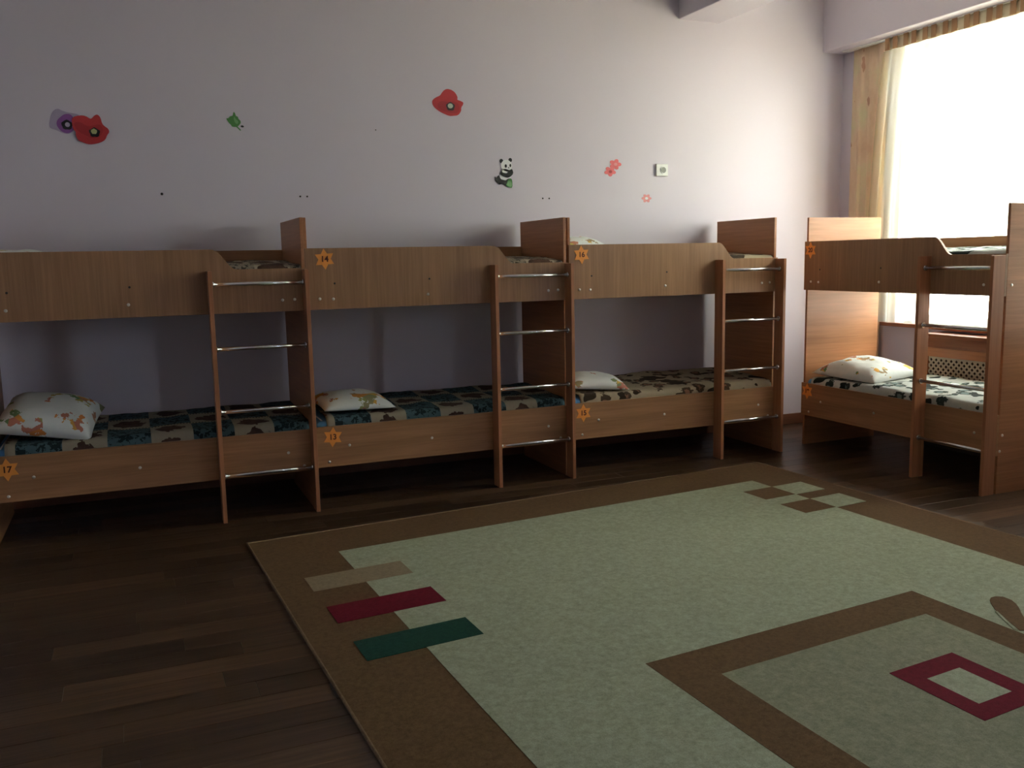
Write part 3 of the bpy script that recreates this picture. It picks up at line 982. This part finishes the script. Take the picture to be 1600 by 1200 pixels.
# red poppy at the top middle
mx, mz = 0.00405, 0.00352
o = empty("poppy_sticker", (1.125, WY, 2.386)); tag(o, "single red poppy sticker high in the middle of the wall", "wall sticker")
cx, cy = 630, 615
P2 = [(600, 235), (700, 260), (790, 330), (850, 450), (830, 520), (900, 535), (995, 580), (980, 650), (930, 720), (930, 820), (850, 940), (720, 960), (620, 970), (450, 900), (330, 830), (230, 740), (190, 650), (200, 560), (290, 480), (400, 430), (450, 340), (520, 260)]
flat("petals", smoothpoly(conv(P2, 15, cx, cy, mx, mz), 1), 0.0, M_RED, o)
flat("petal_fold", smoothpoly(conv([(400, 560), (600, 600), (800, 560), (900, 700), (840, 900), (640, 880), (420, 840), (300, 700)], 15, cx, cy, mx, mz)), 0.001, M_RED_D, o)
flat("flower_eye", [(p[0] + (655 - cx) / 15 * mx, p[1] - (710 - cy) / 15 * mz) for p in ell(0, 0, 0.030, 0.027, 16, .1)], 0.002, M_BLK, o)
flat("seed_head", [(p[0] + (650 - cx) / 15 * mx, p[1] - (695 - cy) / 15 * mz) for p in ell(0, 0, 0.018, 0.016, 14)], 0.003, M_SEEDP, o)
# panda
mx, mz = 0.00465, 0.00385
o = empty("panda_sticker", (1.504, WY, 1.946)); tag(o, "black and white sitting panda sticker with green bamboo", "wall sticker")
cx, cy = 570, 600
def pe(x, y_, rx, ry, n=18):
    return conv([(x + rx * math.cos(t), y_ + ry * math.sin(t)) for t in [2 * math.pi * i / n for i in range(n)]], 15, cx, cy, mx, mz)
def pp(pts, it=1): return smoothpoly(conv(pts, 15, cx, cy, mx, mz), it)
flat("ear", pe(505, 300, 42, 58), 0.0, M_BLK, o); flat("ear", pe(716, 268, 42, 54), 0.0, M_BLK, o)
flat("body", pe(590, 690, 130, 110), 0.001, M_PNDW, o)
flat("head", pe(622, 415, 130, 150), 0.002, M_PNDW, o)
flat("chin", pe(600, 560, 90, 60), 0.002, M_PNDW, o)
flat("eye_patch", pe(604, 425, 27, 45), 0.003, M_BLK, o); flat("eye_patch", pe(712, 410, 22, 42), 0.003, M_BLK, o)
flat("nose", pe(672, 470, 18, 13), 0.003, M_BLK, o)
flat("arms", pp([(540, 485), (500, 540), (468, 610), (490, 660), (560, 700), (620, 730), (700, 710), (780, 620), (765, 530), (742, 495), (680, 540), (630, 620), (560, 605), (512, 585), (520, 530)]), 0.004, M_BLK, o)
flat("legs", pp([(325, 680), (370, 745), (400, 690), (440, 660), (475, 770), (520, 780), (600, 800), (640, 760), (700, 740), (740, 790), (750, 900), (620, 925), (560, 915), (500, 885), (440, 918), (405, 895), (430, 855), (400, 865), (365, 820)]), 0.004, M_BLK, o)
flat("bamboo", pp([(640, 790), (700, 735), (748, 775), (748, 995), (680, 980), (590, 945), (620, 880)]), 0.005, M_GRN, o)
flat("bamboo_leaf", pp([(640, 830), (690, 800), (735, 850), (735, 960), (660, 950), (625, 920)]), 0.006, M_GRN2, o)
# coral double blossom and pale single blossom
def blossom(parent, name, cx_, cz_, rx, rz, mat, layer, n=5, ph=0.0):
    pts = []
    for i in range(40):
        t = 2 * math.pi * i / 40
        k = 0.62 + 0.38 * abs(math.cos(n * t / 2 + ph))
        pts.append((cx_ + rx * k * math.cos(t), cz_ + rz * k * math.sin(t)))
    return flat(name, pts, layer, mat, parent)
o = empty("blossom_sticker", (2.338, WY, 1.996)); tag(o, "coral double blossom sticker left of the white socket", "wall sticker")
blossom(o, "blossom", 0.022, 0.024, 0.050, 0.038, M_PINK, 0.0)
blossom(o, "blossom", -0.020, -0.026, 0.048, 0.036, M_PINK, 0.001, 5, 0.7)
flat("flower_eye", ell(0.024, 0.024, 0.014, 0.011, 12), 0.002, M_PINK2, o)
flat("flower_eye", ell(-0.018, -0.028, 0.014, 0.011, 12), 0.002, M_RED_D, o)
o = empty("blossom_sticker", (2.618, WY, 1.784)); tag(o, "tiny pale pink blossom sticker below the white socket", "wall sticker")
blossom(o, "blossom", 0, 0, 0.042, 0.032, M_PINK2, 0.0, 6)
flat("flower_eye", ell(0.0, 0.0, 0.013, 0.010, 12), 0.001, M_PNDW, o)
# socket
o = empty("wall_socket", (2.742, WALL_Y - 0.0002, 1.986)); tag(o, "square white wall socket with round grey recess", "socket")
M_GREY = plain("socket_grey", (0.20, 0.21, 0.19), 0.5)
bevel(box("plate", (-0.050, 0.050, -0.016, 0.0, -0.043, 0.043), M_WHITE, o), 0.004, 2)
ring = tube("socket_rim", (0.008, -0.0165, 0), (0.008, -0.0195, 0), 0.026, M_WHITE, o, 24)
tube("recess", (0.008, -0.0196, 0), (0.008, -0.0202, 0), 0.021, M_GREY, o, 24)
# wall plugs and nails
plugs = [(-0.674, 1.786, 0.008, "single dark nail in the wall above the leftmost bunk bed"),
         (0.129, 1.778, 0.006, "left dark screw hole of the left pair"), (0.172, 1.778, 0.006, "right dark screw hole of the left pair"),
         (1.788, 1.778, 0.006, "left dark screw hole of the pair beneath the panda"), (1.837, 1.778, 0.006, "right dark screw hole of the pair beneath the panda"),
         (0.625, 2.197, 0.004, "tiny dark speck-sized nail left of the upper poppy")]
for (x, z, r, lab) in plugs:
    o = dome("wall_nail", (0, 0, 0), (0, -1, 0), r, r * 0.5, M_PLUG)
    o.location = (x, WALL_Y - 0.0002, z)
    tag(o, lab, "nail", "nails and screw holes in the wall")

# ------------------------------------------------------------------ outside: ground and trees beyond the window
M_GRASS = plain("sunlit_yard", (0.55, 0.52, 0.43), 0.9)
structure(box("ground", (WALL_X + 0.4, 45, -30, 30, -1.3, -1.2), M_GRASS))
M_LEAF = plain("tree_leaf", (0.20, 0.33, 0.09), 0.6)
M_BARK = plain("tree_bark", (0.12, 0.09, 0.06), 0.9)
def tree(x, y_, h, r, label, seed, n=1500):
    rnd = random.Random(seed)
    t = empty("garden_tree", (x, y_, -1.2)); tag(t, label, "tree", "trees beyond the window")
    tube("trunk", (0, 0, 0), (0, 0, h * 0.6), 0.13, M_BARK, t, 10)
    V, F = [], []
    for _ in range(n):
        while True:
            p = Vector((rnd.uniform(-1, 1), rnd.uniform(-1, 1), rnd.uniform(-1, 1)))
            if 0.25 < p.length < 1: break
        c = Vector((p.x * r, p.y * r, h * 0.68 + p.z * r * 0.85))
        a = Vector((rnd.uniform(-1, 1), rnd.uniform(-1, 1), rnd.uniform(-1, 1))).normalized()
        b_ = a.orthogonal().normalized()
        s = rnd.uniform(0.08, 0.17)
        b0 = len(V)
        V += [c - a * s, c + b_ * s * 0.45, c + a * s, c - b_ * s * 0.45]
        F.append((b0, b0 + 1, b0 + 2, b0 + 3))
    tag(mesh_obj("foliage", V, F, M_LEAF, t), kind="stuff")
tree(13.0, 5.2, 9.0, 2.2, "green garden tree behind the left part of the sheer curtain", 1)
tree(14.5, 0.2, 9.4, 2.2, "tall green garden tree in the middle of the window view", 2)
tree(13.5, -5.0, 9.0, 2.2, "green garden tree beyond the right end of the window", 3)
